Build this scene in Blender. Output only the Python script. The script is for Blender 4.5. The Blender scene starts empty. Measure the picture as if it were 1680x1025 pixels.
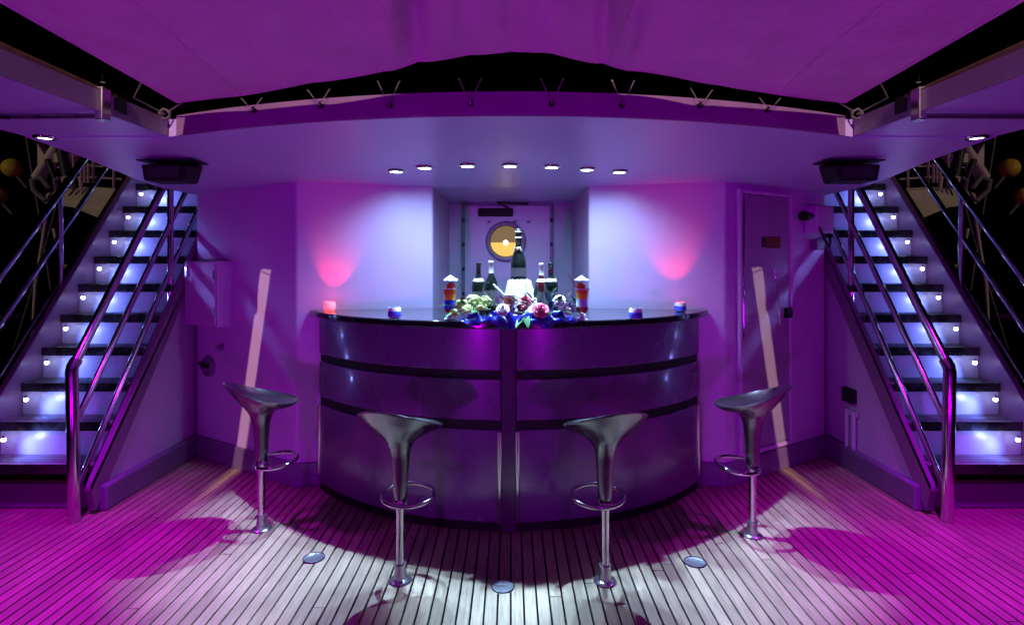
import bpy, bmesh, math, random
from mathutils import Vector, Matrix
R = math.radians
random.seed(7)
sc = bpy.context.scene
col = sc.collection

# ------------------------------------------------------------------ camera, sky, lights, exposure
EYE = 1.45
cam_d = bpy.data.cameras.new('camera')
cam = bpy.data.objects.new('camera', cam_d); col.objects.link(cam)
cam.location = (0, 0, EYE); cam.rotation_euler = (R(90), 0, 0)
cam_d.sensor_width = 36; cam_d.lens = 36 * 930 / 1680
cam_d.shift_x = 2.0 / 1680; cam_d.shift_y = -82.5 / 1680
cam_d.clip_start = 0.05; cam_d.clip_end = 5000
sc.camera = cam

world = bpy.data.worlds.new('World'); sc.world = world; world.use_nodes = True
wn = world.node_tree.nodes; bgn = wn['Background']
sky = wn.new('ShaderNodeTexSky'); sky.sky_type = 'NISHITA'; sky.sun_disc = False
sky.sun_elevation = R(-8); sky.sun_rotation = R(200)
world.node_tree.links.new(sky.outputs[0], bgn.inputs[0]); bgn.inputs[1].default_value = 0.05

sc.view_settings.view_transform = 'Standard'; sc.view_settings.look = 'None'
sc.view_settings.gamma = 1; sc.view_settings.exposure = 0; sc.view_settings.use_curve_mapping = False
sc.cycles.use_denoising = True
sc.cycles.max_bounces = 8; sc.cycles.diffuse_bounces = 1; sc.cycles.glossy_bounces = 4
sc.cycles.transmission_bounces = 6; sc.cycles.sample_clamp_indirect = 4.0
sc.cycles.use_light_tree = True

MAGENTA = (0.60, 0.0, 1.0)
SPOTW = (0.42, 0.68, 1.0)
def lamp(name, kind, loc, energy, color, radius=0.03, aim=None, angle=120, blend=0.5):
    d = bpy.data.lights.new(name, kind); d.energy = energy; d.color = color
    d.shadow_soft_size = radius
    o = bpy.data.objects.new(name, d); col.objects.link(o); o.location = loc
    if kind == 'SPOT':
        d.spot_size = R(angle); d.spot_blend = blend
    if aim is not None:
        o.rotation_euler = (Vector(aim) - Vector(loc)).to_track_quat('-Z', 'Y').to_euler()
    return o
# warm quay floodlight high astern, it shines through the slits round the awning
lamp('quay_floodlight', 'SPOT', (0, -14, 10.6), 12500, (1.0, 0.70, 0.55), 0.05, (0, 2.3, 2.1), 13.4, 0.12)
# added unseen lamps outboard, they only light the gear beyond the staircases
for sx_ in (-1, 1):
    lamp('gear_fill_lamp', 'SPOT', (11*sx_, -3, 6), 560, (1.0, 0.80, 0.55), 0.1, (4.6*sx_, 6.2, 2.0), 26, 0.6)

# added magenta fill lamps, out of view behind the camera
for sx_ in (-1, 1):
    lamp('magenta_fill_lamp', 'SPOT', (1.7*sx_, -2.6, .6), (235 if sx_ < 0 else 165), MAGENTA, 0.06, (-0.2*sx_, 3.2, 2.0), 74, 0.9)

# ------------------------------------------------------------------ helpers
CX = 838.0
def PX(px, py, d):
    """a point at depth d seen at that place of the 1680 px wide photograph"""
    return Vector(((px - CX) / 930 * d, d, EYE - (py - 430) / 930 * d))

class MB:
    def __init__(s): s.v = []; s.f = []
    def add(s, vs, fs):
        n = len(s.v); s.v += [Vector(p) for p in vs]; s.f += [tuple(i + n for i in f) for f in fs]; return s
    def box(s, x0, x1, y0, y1, z0, z1):
        if x0 > x1: x0, x1 = x1, x0
        return s.add([(x0,y0,z0),(x1,y0,z0),(x1,y1,z0),(x0,y1,z0),(x0,y0,z1),(x1,y0,z1),(x1,y1,z1),(x0,y1,z1)],
              [(0,3,2,1),(4,5,6,7),(0,1,5,4),(1,2,6,5),(2,3,7,6),(3,0,4,7)])
    def obox(s, c, a, b, d):
        c, a, b, d = Vector(c), Vector(a), Vector(b), Vector(d)
        if a.cross(b).dot(d) < 0: a = -a
        return s.add([c-a-b-d,c+a-b-d,c+a+b-d,c-a+b-d,c-a-b+d,c+a-b+d,c+a+b+d,c-a+b+d],
              [(0,3,2,1),(4,5,6,7),(0,1,5,4),(1,2,6,5),(2,3,7,6),(3,0,4,7)])
    def prism(s, poly, z0, z1):
        A = sum(poly[i][0]*poly[(i+1)%len(poly)][1]-poly[(i+1)%len(poly)][0]*poly[i][1] for i in range(len(poly)))
        if A < 0: poly = poly[::-1]
        n = len(poly)
        return s.add([(x,y,z0) for x,y in poly]+[(x,y,z1) for x,y in poly],
              [tuple(range(n))[::-1], tuple(range(n,2*n))]+[(i,(i+1)%n,n+(i+1)%n,n+i) for i in range(n)])
    def prism_x(s, poly, x0, x1):          # poly in (y, z)
        if x0 > x1: x0, x1 = x1, x0
        A = sum(poly[i][0]*poly[(i+1)%len(poly)][1]-poly[(i+1)%len(poly)][0]*poly[i][1] for i in range(len(poly)))
        if A < 0: poly = poly[::-1]
        n = len(poly)
        return s.add([(x0,y,z) for y,z in poly]+[(x1,y,z) for y,z in poly],
              [tuple(range(n))[::-1], tuple(range(n,2*n))]+[(i,(i+1)%n,n+(i+1)%n,n+i) for i in range(n)])
    def tube(s, pts, r, seg=10, closed=False):
        pts = [Vector(p) for p in pts]; n = len(pts)
        rr = r if isinstance(r, (list, tuple)) else [r]*n
        vs = []; up = None
        for i, p in enumerate(pts):
            if closed: t = pts[(i+1)%n]-pts[i-1]
            else: t = pts[min(i+1,n-1)]-pts[max(i-1,0)]
            t.normalize()
            if up is None: up = Vector((0,0,1)) if abs(t.z) < .9 else Vector((1,0,0))
            a = t.cross(up); a.normalize(); b = a.cross(t); up = b
            for k in range(seg):
                q = 2*math.pi*k/seg; vs.append(p + (a*math.cos(q)+b*math.sin(q))*rr[i])
        fs = []
        for i in range(n if closed else n-1):
            j = (i+1)%n
            for k in range(seg):
                l = (k+1)%seg; fs.append((i*seg+k, i*seg+l, j*seg+l, j*seg+k))
        if not closed: fs += [tuple(range(seg))[::-1], tuple((n-1)*seg+k for k in range(seg))]
        return s.add(vs, fs)
    def lathe(s, prof, c=(0,0,0), seg=24, caps=True):
        c = Vector(c); vs = []; fs = []
        for r, z in prof:
            for k in range(seg):
                q = 2*math.pi*k/seg; vs.append(c+Vector((r*math.cos(q), r*math.sin(q), z)))
        for i in range(len(prof)-1):
            for k in range(seg):
                l = (k+1)%seg; fs.append((i*seg+k, i*seg+l, (i+1)*seg+l, (i+1)*seg+k))
        if caps: fs += [tuple(range(seg))[::-1], tuple((len(prof)-1)*seg+k for k in range(seg))]
        return s.add(vs, fs)
    def surf(s, nu, nv, fn, closeu=False):
        vs = [fn(i/(nu if closeu else nu-1), j/(nv-1)) for j in range(nv) for i in range(nu)]
        fs = []
        for j in range(nv-1):
            for i in range(nu if closeu else nu-1):
                k = (i+1)%nu; fs.append((j*nu+i, j*nu+k, (j+1)*nu+k, (j+1)*nu+i))
        return s.add(vs, fs)
    def ball(s, c, r, seg=10, sq=1.0):
        c = Vector(c)
        pr = [(r*math.sin(math.pi*i/seg)+1e-5, -r*sq*math.cos(math.pi*i/seg)) for i in range(seg+1)]
        return s.lathe(pr, c, seg+2)
    def build(s, name, mat, parent=None, sx=1, smooth=None, bevel=0, solid=0):
        off = parent_origin(parent)
        me = bpy.data.meshes.new(name)
        vs = [((v.x*sx)-off.x, v.y-off.y, v.z-off.z) for v in s.v]
        fs = s.f if sx == 1 else [f[::-1] for f in s.f]
        me.from_pydata(vs, [], fs); me.update()
        o = bpy.data.objects.new(name, me); col.objects.link(o)
        me.materials.append(mat)
        if smooth:
            me.shade_smooth(); me.set_sharp_from_angle(angle=R(smooth))
        if solid:
            m = o.modifiers.new('solid', 'SOLIDIFY'); m.thickness = solid; m.offset = 0
        if bevel:
            m = o.modifiers.new('bevel', 'BEVEL'); m.width = bevel; m.segments = 2; m.limit_method = 'ANGLE'; m.angle_limit = R(40)
        if parent: o.parent = parent
        return o
def parent_origin(p):
    v = Vector((0,0,0))
    while p is not None:
        v += p.location; p = p.parent
    return v
def thing(name, label, cat, loc=(0,0,0), group=None):
    o = bpy.data.objects.new(name, None); col.objects.link(o); o.location = loc
    o.empty_display_size = .1
    return tag(o, label, cat, group)
def tag(o, label, cat, group=None):
    o['label'] = label; o['category'] = cat
    if group: o['group'] = group
    return o
def structure(o): o['kind'] = 'structure'; return o

# ------------------------------------------------------------------ materials
def mat(name, base, rough=.5, metal=0, bump=0, bscale=60, var=0, vscale=4, coat=0, emit=None, estr=0, trans=0, ior=1.45, rvar=0, spec=.5, stretch=None):
    m = bpy.data.materials.new(name); m.use_nodes = True
    nt = m.node_tree; N = nt.nodes; L = nt.links; p = N['Principled BSDF']
    p.inputs['Base Color'].default_value = (*base, 1); p.inputs['Roughness'].default_value = rough
    p.inputs['Metallic'].default_value = metal; p.inputs['IOR'].default_value = ior
    p.inputs['Coat Weight'].default_value = coat; p.inputs['Coat Roughness'].default_value = .08
    p.inputs['Transmission Weight'].default_value = trans; p.inputs['Specular IOR Level'].default_value = spec
    if emit:
        p.inputs['Emission Color'].default_value = (*emit, 1); p.inputs['Emission Strength'].default_value = estr
    geo = N.new('ShaderNodeNewGeometry'); vec = geo.outputs['Position']
    if stretch:
        mp = N.new('ShaderNodeMapping'); mp.inputs['Scale'].default_value = stretch; L.new(vec, mp.inputs[0]); vec = mp.outputs[0]
    if var or rvar:
        nz = N.new('ShaderNodeTexNoise'); nz.inputs['Scale'].default_value = vscale; nz.inputs['Detail'].default_value = 6
        L.new(vec, nz.inputs['Vector'])
    if var:
        mr = N.new('ShaderNodeMapRange'); mr.inputs[1].default_value = .3; mr.inputs[2].default_value = .7
        mr.inputs[3].default_value = 1-var; mr.inputs[4].default_value = 1+var; L.new(nz.outputs[0], mr.inputs[0])
        mx = N.new('ShaderNodeMix'); mx.data_type = 'RGBA'; mx.blend_type = 'MULTIPLY'; mx.inputs[0].default_value = 1
        mx.inputs[6].default_value = (*base, 1); L.new(mr.outputs[0], mx.inputs[7]); L.new(mx.outputs[2], p.inputs['Base Color'])
    if rvar:
        m2 = N.new('ShaderNodeMapRange'); m2.inputs[1].default_value = .3; m2.inputs[2].default_value = .7
        m2.inputs[3].default_value = max(.02, rough-rvar); m2.inputs[4].default_value = min(1, rough+rvar)
        L.new(nz.outputs[0], m2.inputs[0]); L.new(m2.outputs[0], p.inputs['Roughness'])
    if bump:
        nb = N.new('ShaderNodeTexNoise'); nb.inputs['Scale'].default_value = bscale; nb.inputs['Detail'].default_value = 4
        L.new(vec, nb.inputs['Vector'])
        b = N.new('ShaderNodeBump'); b.inputs['Strength'].default_value = bump; b.inputs['Distance'].default_value = .01
        L.new(nb.outputs[0], b.inputs['Height']); L.new(b.outputs[0], p.inputs['Normal'])
    return m
M = {}
M['wall'] = mat('tinted_gelcoat', (.66,.48,.77), .38, bump=.04, bscale=8, var=.03, vscale=2)  # white gelcoat, magenta light tinted into its base colour
M['ceil'] = mat('ceiling_gelcoat', (.57,.49,.84), .30, bump=.04, bscale=6, var=.03, vscale=2)  # also white, violet of the light mixed into the base colour
M['fascia'] = mat('fascia_paint', (.25,.15,.27), .4, bump=.08, bscale=20, var=.12, vscale=7)  # purple stands for the magenta light, tinted into the paint
M['skirt'] = mat('skirting_paint', (.22,.14,.28), .35, var=.1, vscale=5, bump=.05, bscale=20)  # base colour carries the purple cast of the lamps
M['caulk'] = mat('black_caulk', (.006,.006,.007), .8, spec=.1)
M['steel'] = mat('polished_stainless', (.62,.62,.64), .14, 1, rvar=.06, vscale=9)
M['basem'] = mat('satin_base', (.40,.40,.42), .25, .85)
M['chrome'] = mat('chrome', (.75,.75,.78), .07, 1)
M['tread_steel'] = mat('tread_edge_steel', (.30,.31,.33), .34, 1, rvar=.1, vscale=14, bump=.05, bscale=30)
M['nosing'] = mat('dark_nosing_steel', (.09,.09,.10), .25, .9, rvar=.1, vscale=14)
M['grating'] = mat('tread_grating', (.50,.52,.58), .35, .4, bump=.5, bscale=160, var=.15, vscale=50)
M['riser'] = mat('riser_panel', (.56,.62,.80), .30, var=.08, vscale=12, bump=.05, bscale=40)
M['shell'] = mat('silver_stool_shell', (.19,.19,.205), .22, .9, coat=.3)
M['barpanel'] = mat('bar_panel_lacquer', (.14,.045,.19), .26, .15, coat=.5, var=.04, vscale=1.2, rvar=.04)  # light's magenta put into the lacquer, on the post as well
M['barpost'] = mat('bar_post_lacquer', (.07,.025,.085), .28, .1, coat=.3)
M['black'] = mat('black_plastic', (.010,.010,.011), .55, spec=.25)
M['blackgloss'] = mat('black_counter', (.012,.012,.016), .10, coat=.5)
M['awning'] = mat('awning_canvas', (.74,.34,.66), .85, bump=.7, bscale=30, var=.08, vscale=5)  # pale canvas, the magenta light on it put into the colour
M['teak_dark'] = mat('varnished_teak', (.16,.075,.04), .3, coat=.3, var=.25, vscale=30)
M['rope'] = mat('rope', (.20,.18,.19), .8)
M['cream'] = mat('cream_paint', (.62,.55,.44), .5, var=.12, vscale=4)
M['yellow'] = mat('yellow_float', (.55,.42,.03), .5, var=.2, vscale=10)
M['hullm'] = mat('navy_hull', (.012,.014,.03), .3, var=.2, vscale=3)
M['dark'] = mat('dark_hull', (.02,.02,.025), .5)
M['door'] = mat('door_paint', (.40,.34,.46), .3, var=.06, vscale=4, bump=.05, bscale=18)
M['red'] = mat('red_plate', (.16,.012,.012), .4, var=.1, vscale=60)
M['discm'] = mat('deck_plate', (.34,.35,.40), .35, .8, bump=.4, bscale=120)
M['glass'] = mat('bottle_glass', (.004,.006,.005), .08)
M['glassred'] = mat('red_wine_glass', (.03,.003,.006), .08)
M['foilw'] = mat('white_foil', (.5,.49,.46), .35)
M['foilg'] = mat('gold_foil', (.55,.42,.18), .3, 1)
M['label'] = mat('label_paper', (.62,.60,.56), .6)
M['labeld'] = mat('dark_label', (.06,.05,.06), .4, var=.4, vscale=160)
M['cloth'] = mat('white_napkin', (.45,.44,.41), .85, bump=.2, bscale=200)
M['satin'] = mat('blue_satin', (.006,.010,.24), .20, coat=.3, spec=.9)
M['leaf'] = mat('green_leaf', (.03,.14,.04), .35, var=.3, vscale=40)
M['leafd'] = mat('dark_leaf', (.012,.045,.025), .2, var=.3, vscale=40, spec=.9)
M['lime'] = mat('lime_petal', (.42,.50,.14), .6, var=.2, vscale=60)
M['petalw'] = mat('white_petal', (.66,.66,.60), .6)
M['petalp'] = mat('pink_petal', (.70,.10,.20), .55, var=.15, vscale=60)
M['petald'] = mat('crimson_petal', (.25,.008,.03), .5, var=.2, vscale=60)
M['frost'] = mat('frosted_cup', (.70,.70,.76), .5, var=.1, vscale=80)
M['frostb'] = mat('blue_cup', (.05,.06,.50), .25, coat=.4)
def liquid(n, c): return mat(n, c, .12, coat=.5)
M['lred'] = liquid('red_drink', (.25,.01,.02)); M['lblue'] = liquid('blue_drink', (.02,.06,.55)); M['lyel'] = liquid('yellow_drink', (.75,.45,.02))
M['lora'] = liquid('orange_drink', (.65,.16,.02)); M['lice'] = liquid('pale_ice', (.45,.55,.62)); M['lgreen'] = liquid('green_straw', (.03,.35,.12)); M['lpink'] = liquid('pink_straw', (.65,.25,.35))
M['tomato'] = liquid('tomato_drink', (.42,.06,.03))
def emis(n, c, s, base=.8): return mat(n, (base,)*3, .4, emit=c, estr=s)
M['spot_on'] = emis('lit_spot_lens', (.46,.64,1.0), 36)
M['mag_on'] = emis('lit_magenta_lens', (1.0,.72,1.0), 9)
M['bulb_on'] = emis('lit_stair_bulb', (.55,.58,1.0), 22)
M['candle_on'] = emis('lit_red_candle', (1.0,.05,.06), 2.2)
# brass porthole, warm lit room behind
M['brassglow'] = emis('lit_porthole_glass', (.36,.22,.03), .55, .02)
M['glow_lamp'] = emis('cabin_lamp', (1.0,.85,.50), 4, .02)

def teak():
    m = bpy.data.materials.new('weathered_teak'); m.use_nodes = True
    N = m.node_tree.nodes; L = m.node_tree.links; p = N['Principled BSDF']
    geo = N.new('ShaderNodeNewGeometry'); oi = N.new('ShaderNodeObjectInfo')
    mp = N.new('ShaderNodeMapping'); mp.inputs['Scale'].default_value = (90, 5, 1); L.new(geo.outputs['Position'], mp.inputs[0])
    ad = N.new('ShaderNodeVectorMath'); ad.operation = 'ADD'; L.new(mp.outputs[0], ad.inputs[0])
    cb = N.new('ShaderNodeCombineXYZ'); ml = N.new('ShaderNodeMath'); ml.operation = 'MULTIPLY'; ml.inputs[1].default_value = 40
    L.new(oi.outputs['Random'], ml.inputs[0]); L.new(ml.outputs[0], cb.inputs[1]); L.new(cb.outputs[0], ad.inputs[1])
    g = N.new('ShaderNodeTexNoise'); g.inputs['Scale'].default_value = 1; g.inputs['Detail'].default_value = 8; g.inputs['Roughness'].default_value = .65
    L.new(ad.outputs[0], g.inputs['Vector'])
    st = N.new('ShaderNodeTexNoise'); st.inputs['Scale'].default_value = 3.2; st.inputs['Detail'].default_value = 5
    L.new(geo.outputs['Position'], st.inputs['Vector'])
    cr = N.new('ShaderNodeValToRGB'); cr.color_ramp.elements[0].position = .32; cr.color_ramp.elements[0].color = (.32,.245,.165,1)
    cr.color_ramp.elements[1].position = .68; cr.color_ramp.elements[1].color = (.56,.435,.30,1); L.new(g.outputs[0], cr.inputs[0])
    def mul(a, src, lo, hi, fl, fh):
        mr = N.new('ShaderNodeMapRange'); mr.inputs[1].default_value = fl; mr.inputs[2].default_value = fh
        mr.inputs[3].default_value = lo; mr.inputs[4].default_value = hi; L.new(src, mr.inputs[0])
        mx = N.new('ShaderNodeMix'); mx.data_type = 'RGBA'; mx.blend_type = 'MULTIPLY'; mx.inputs[0].default_value = 1
        L.new(a, mx.inputs[6]); L.new(mr.outputs[0], mx.inputs[7]); return mx.outputs[2]
    c = mul(cr.outputs[0], oi.outputs['Random'], .80, 1.12, 0, 1)
    c = mul(c, st.outputs[0], .82, 1.12, .3, .7)
    L.new(c, p.inputs['Base Color'])
    mr = N.new('ShaderNodeMapRange'); mr.inputs[3].default_value = .42; mr.inputs[4].default_value = .66; L.new(st.outputs[0], mr.inputs[0]); L.new(mr.outputs[0], p.inputs['Roughness'])
    b = N.new('ShaderNodeBump'); b.inputs['Strength'].default_value = .25; b.inputs['Distance'].default_value = .003
    L.new(g.outputs[0], b.inputs['Height']); L.new(b.outputs[0], p.inputs['Normal'])
    return m
M['teak'] = teak()

# ------------------------------------------------------------------ sea, deck
sea_m = mat('night_water', (.003,.005,.010), .12, bump=.6, bscale=1.2)
structure(MB().add([(-2500,-2500,-1.6),(2500,-2500,-1.6),(2500,2500,-1.6),(-2500,2500,-1.6)], [(0,1,2,3)]).build('sea', sea_m))
deck = structure(MB().prism([(-3.5,-3.2),(3.5,-3.2),(3.5,6.5),(-3.5,6.5)], -.25, -.0105).build('deck_floor', M['caulk']))
PITCH = .0556; GAP = .0088
unit = bpy.data.meshes.new('plank')
mbu = MB().box(-.5,.5,-.5,.5,-.5,.5); unit.from_pydata([tuple(v) for v in mbu.v], [], mbu.f); unit.materials.append(M['teak'])
rp = random.Random(3)
def plank(x, y0, y1):
    o = bpy.data.objects.new('plank', unit); col.objects.link(o); o.parent = deck
    o.scale = (PITCH-GAP, y1-y0-.005, .012)
    o.location = (x, (y0+y1)/2, -.006+rp.uniform(-.0006,.0003))
nrow = 59
for i in range(-nrow, nrow+1):
    x = (i+.5)*PITCH
    if abs(x) > 3.3: continue
    y0, yend = -3.1, 4.75 if abs(x) < 2.5 else 3.6
    cuts = [y0]
    if abs(x) < 2.3:
        cuts += [rp.uniform(-1.5, 1.7), rp.uniform(1.95, 3.4)] if rp.random() < .5 else [rp.uniform(-1.5, 1.9)]
    cuts.append(yend)
    for a, b in zip(cuts, cuts[1:]): plank(x, a, b)

# ------------------------------------------------------------------ walls (left half mirrored to the right)
YF = 2.325; XS = 1.60                              # front edge of the overhang in the middle, half width of the deck opening
def zceil(y, x=0):
    if y <= 2.64 and abs(x) > XS-.001: return 2.036
    return 2.05-(min(max(y,YF),3.86)-YF)*.058
ZC = 1.99
K = Vector((-1.39, 3.67)); C1 = Vector((-2.37, 4.28)); J = Vector((-.53, 3.86))
E1 = (C1-K).normalized(); NA = Vector((-E1.y, E1.x)); NA = NA if NA.y < 0 else -NA
LA = (C1-K).length
def wa(t, out, z): p = K+E1*t+NA*out; return Vector((p.x, p.y, z))
def wt(px):            # where a column of the photograph's left half meets the slanted wall
    u = (px-CX)/930; return (u*K.y-K.x)/(E1.x-u*E1.y)
for s, nm in ((1, 'wall_left'), (-1, 'wall_right')):
    # slanted bulkhead, front panel beside the alcove and alcove cheek are one folded plate
    w = MB().prism([tuple(C1), tuple(K), tuple(J), (-.53,4.9), (-.63,5.0), (-2.37,5.0)], 0, 2.03)
    wo = structure(w.build(nm, M['wall'], sx=s, bevel=.012))
    # skirting
    sk = MB(); h = .152; o_ = .022
    a = C1+NA*o_; b_ = K+NA*o_; n2 = Vector((J-K).normalized()); n2 = Vector((n2.y,-n2.x))
    c = K+n2*o_; dpt = K+(J-K)*.55+n2*o_
    sk.prism([tuple(C1), tuple(a), tuple(b_-E1*-.01), tuple(K+(NA+n2).normalized()*o_*1.02), tuple(c+(J-K)*.02), tuple(dpt), tuple(K+(J-K)*.55)], .001, h)
    sk.build('skirting_board', M['skirt'], wo, sx=s, bevel=.006)
wb = structure(MB().box(-.64,.64,4.9,5.0,0,2.03).build('wall_back', M['wall']))

# ------------------------------------------------------------------ ceiling of the upper deck overhang with its fascia
def fas(x): return YF+.315*(x/XS)**2          # front edge of the overhang in plan
def side_in(y): return XS
front = [(-XS+2*XS*i/48) for i in range(49)]
front = [(x, fas(x)) for x in front]
ZT = 2.112
OUTER = [(2.26,2.64),(2.28,3.0),(2.38,3.6),(2.40,3.86)]
zb_ = zceil(3.86)
cm_ = MB()
def slab(poly, zf):
    A = sum(poly[i][0]*poly[(i+1)%len(poly)][1]-poly[(i+1)%len(poly)][0]*poly[i][1] for i in range(len(poly)))
    if A < 0: poly = poly[::-1]
    n = len(poly)
    cm_.add([(x,y,zf(x,y)) for x,y in poly]+[(x,y,ZT) for x,y in poly], [tuple(range(n))[::-1], tuple(range(n,2*n))]+[(i,(i+1)%n,n+(i+1)%n,n+i) for i in range(n)])
slab(front+OUTER+[(-x,y) for x,y in OUTER[::-1]], lambda x,y: zceil(y))
slab([(2.40,3.861),(2.40,5.2),(-2.40,5.2),(-2.40,3.861)], lambda x,y: zb_)
for k in (-1,1): slab([(k*XS,-3.0),(k*2.26,-3.0),(k*2.26,2.639),(k*XS,2.639)], lambda x,y: 2.036)
ceil = structure(cm_.build('ceiling', M['ceil']))
# painted fascia plate standing 4 mm proud of the slab edge
def ribbon(pts, z0, z1, th, inner=1):
    mb = MB(); n = len(pts); P2 = [Vector(p) for p in pts]; off = []
    for i in range(n):
        t = (P2[min(i+1,n-1)]-P2[max(i-1,0)]).normalized(); nn = Vector((t.y,-t.x))*inner; off.append(P2[i]+nn*th)
    vs = []
    for i in range(n):
        vs += [(*P2[i],z0),(*off[i],z0),(*off[i],z1),(*P2[i],z1)]
    fs = [(0,1,2,3),((n-1)*4+3,(n-1)*4+2,(n-1)*4+1,(n-1)*4)]
    for i in range(n-1):
        a=i*4; b=a+4
        fs += [(a,b,b+1,a+1),(a+1,b+1,b+2,a+2),(a+2,b+2,b+3,a+3),(a+3,b+3,b,a)]
    return mb.add(vs, fs)
fr = [(x, fas(x)-.001) for x,_ in front][1:-1]
fo = ribbon(fr, 2.042, 2.146, .010, 1).build('fascia', M['fascia'], ceil, smooth=40)
for v in fo.data.vertices:
    if v.co.z < 2.06: v.co.z = zceil(v.co.y)-.004
    else: v.co.z = 2.146-.026*(v.co.x/XS)**2
for s in (1,-1):
    pts = [(-(side_in(y))+.001, y) for y in (-3.0,-1.,.0,.785,1.6,2.0,2.36,2.625)]
    ribbon(pts, 2.033, ZT+.002, .010, 1).build('fascia', M['fascia'], ceil, sx=s, smooth=30)
    # teak cap rail on top of the side fascia
    tp = [(-(side_in(y))-.012, y) for y in (-3.0,-1.,.0,.785,1.6,2.3)]
    MB().tube([(x,y,ZT+.010+.012*max(0,2.3-y)/.6) for x,y in tp], .013, 8).build('cap_rail', M['teak_dark'], ceil, sx=s, smooth=60)

# ------------------------------------------------------------------ awning
tips = [(290,168,2.50),(400,155,2.378),(531,133,2.258),(655,111,2.21),(764,90,2.2),(811,85.5,2.2),(838,84.5,2.2)]
half = [PX(*t) for t in tips]
edge = half + [Vector((-p.x, p.y+0.0, p.z)) for p in half[-2::-1]]
def edge_at(q):
    x = edge[0].x+(edge[-1].x-edge[0].x)*q
    for a, b in zip(edge, edge[1:]):
        if a.x <= x <= b.x+1e-9:
            t = (x-a.x)/(b.x-a.x); return a.lerp(b, t)
    return edge[-1].copy()
def awn(q, v):
    e = edge_at(q); vv = v**1.5
    y = e.y+(-3.2-e.y)*vv
    w = 1-.003*min(1,(e.y-y)/1.6)
    x = e.x*w
    run = e.y-y
    z = e.z+.055*run+.16*(1-math.exp(-run*1.2))*(1-(2*q-1)**2)
    # soft pleats pulled from the lashing points and a little slack between them
    a = (2*q-1)
    z += .014*math.sin(a*19+run*1.3)*min(1,run*3+.25)*(1-a*a) + .006*math.sin(a*43-run*2)*min(1, run*4)*(1-.6*a*a)
    for c, wd, am in ((-.245,.020,.060),(.245,.021,.060),(-.11,.026,.030),(.10,.03,.030),(.0,.02,.022),(-.31,.02,-.03),(.31,.02,-.03),(-.55,.03,.02),(.58,.03,.02)):
        cc = c*(1-.28*min(1,run*1.2)); z += am*math.exp(-((a-cc)/wd)**2)*min(1, run*3+.15)
    return Vector((x, y, z))
aw = thing('awning', 'pale canvas awning stretched over the deck in front of the bar', 'awning', (0,1,2.1))
MB().surf(181, 60, awn).build('canopy', M['awning'], aw, smooth=60, solid=.003)
hem = [awn(i/90, 0) for i in range(91)]
MB().tube(hem, .0045, 6).build('hem', M['awning'], aw, smooth=60)
for q_ in (.12,.37,.63,.88):
    MB().tube([awn(q_, i/60)-Vector((0,0,.002)) for i in range(61)], .0028, 5).build('seam', M['awning'], aw, smooth=60)
for s in (0, 1):
    MB().tube([awn(s, i/40) for i in range(41)], .0045, 6).build('hem', M['awning'], aw, smooth=60)

# ------------------------------------------------------------------ awning lashings along the fascia
hook_px = [418,527,640,772,905,1020,1147,1258]
ordn = ['first','second','third','fourth','fifth','sixth','seventh','eighth']
def hook(px, i, lab):
    u = (px-CX)/930; d = 2.2
    for _ in range(20): d = fas(u*d)-.011
    x = u*d; z = 2.094+(.012 if abs(x) > .5 else 0)
    h = thing('awning_lashing', lab, 'lashing', (x, d, z), 'awning lashings on the fascia')
    MB().ball((x, d-.008, z), .013, 8, .9).build('knob', M['black'], h, smooth=60)
    MB().tube([(x,d+.002,z+.012),(x,d-.018,z+.014),(x,d-.024,z+.006),(x,d-.02,z-.006)], .0035, 6).build('hook', M['steel'], h, smooth=60)
    for k in (-1, 1):
        q = (x+k*.055-edge[0].x)/(edge[-1].x-edge[0].x); q = min(1,max(0,q))
        e = edge_at(q)
        tgt = Vector((x+k*.045, d-.03, min(e.z, z+.095)))
        MB().tube([(x,d-.022,z+.006), ((x+tgt.x)/2, d-.027, (z+tgt.z)/2-.002), tgt], .0018, 5).build('cord', M['rope'], h, smooth=60)
        MB().ball(tgt, .004, 6).build('eyelet', M['steel'], h, smooth=60)
for i, px in enumerate(hook_px):
    hook(px, i, f'{ordn[i]} from the left of the black awning lashing hooks on the fascia')
for s, nm in ((1,'beside the left fascia corner'), (-1,'beside the right fascia corner')):
    c = Vector((-1.58, 2.61, 2.125)); cw = Vector((c.x*s, c.y, c.z))
    t = thing('corner_lashing', f'knotted rope lashing of the awning corner {nm}', 'lashing', cw, 'awning corner lashings')
    kn = MB()
    for j in range(7):
        a0 = j*.9; pts = [c+Vector((.022*math.cos(a0+k*.5)*(1-.05*j), -.02+.012*math.sin(k*.8+j), .022*math.sin(a0+k*.5))) for k in range(13)]
        kn.tube(pts, .0035, 5)
    kn.build('knot', M['rope'], t, sx=s, smooth=60)
    MB().tube([c+Vector((0,-.02,0)), c+Vector((-.05,-.16,.035)), awn(0,.12)+Vector((-.003,0,-.004))], .003, 6).build('cord', M['rope'], t, sx=s, smooth=60)
    MB().tube([c+Vector((.01,-.02,.01)), awn(.012,.0)+Vector((0,.0,-.004))], .003, 6).build('cord', M['rope'], t, sx=s, smooth=60)

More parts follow.
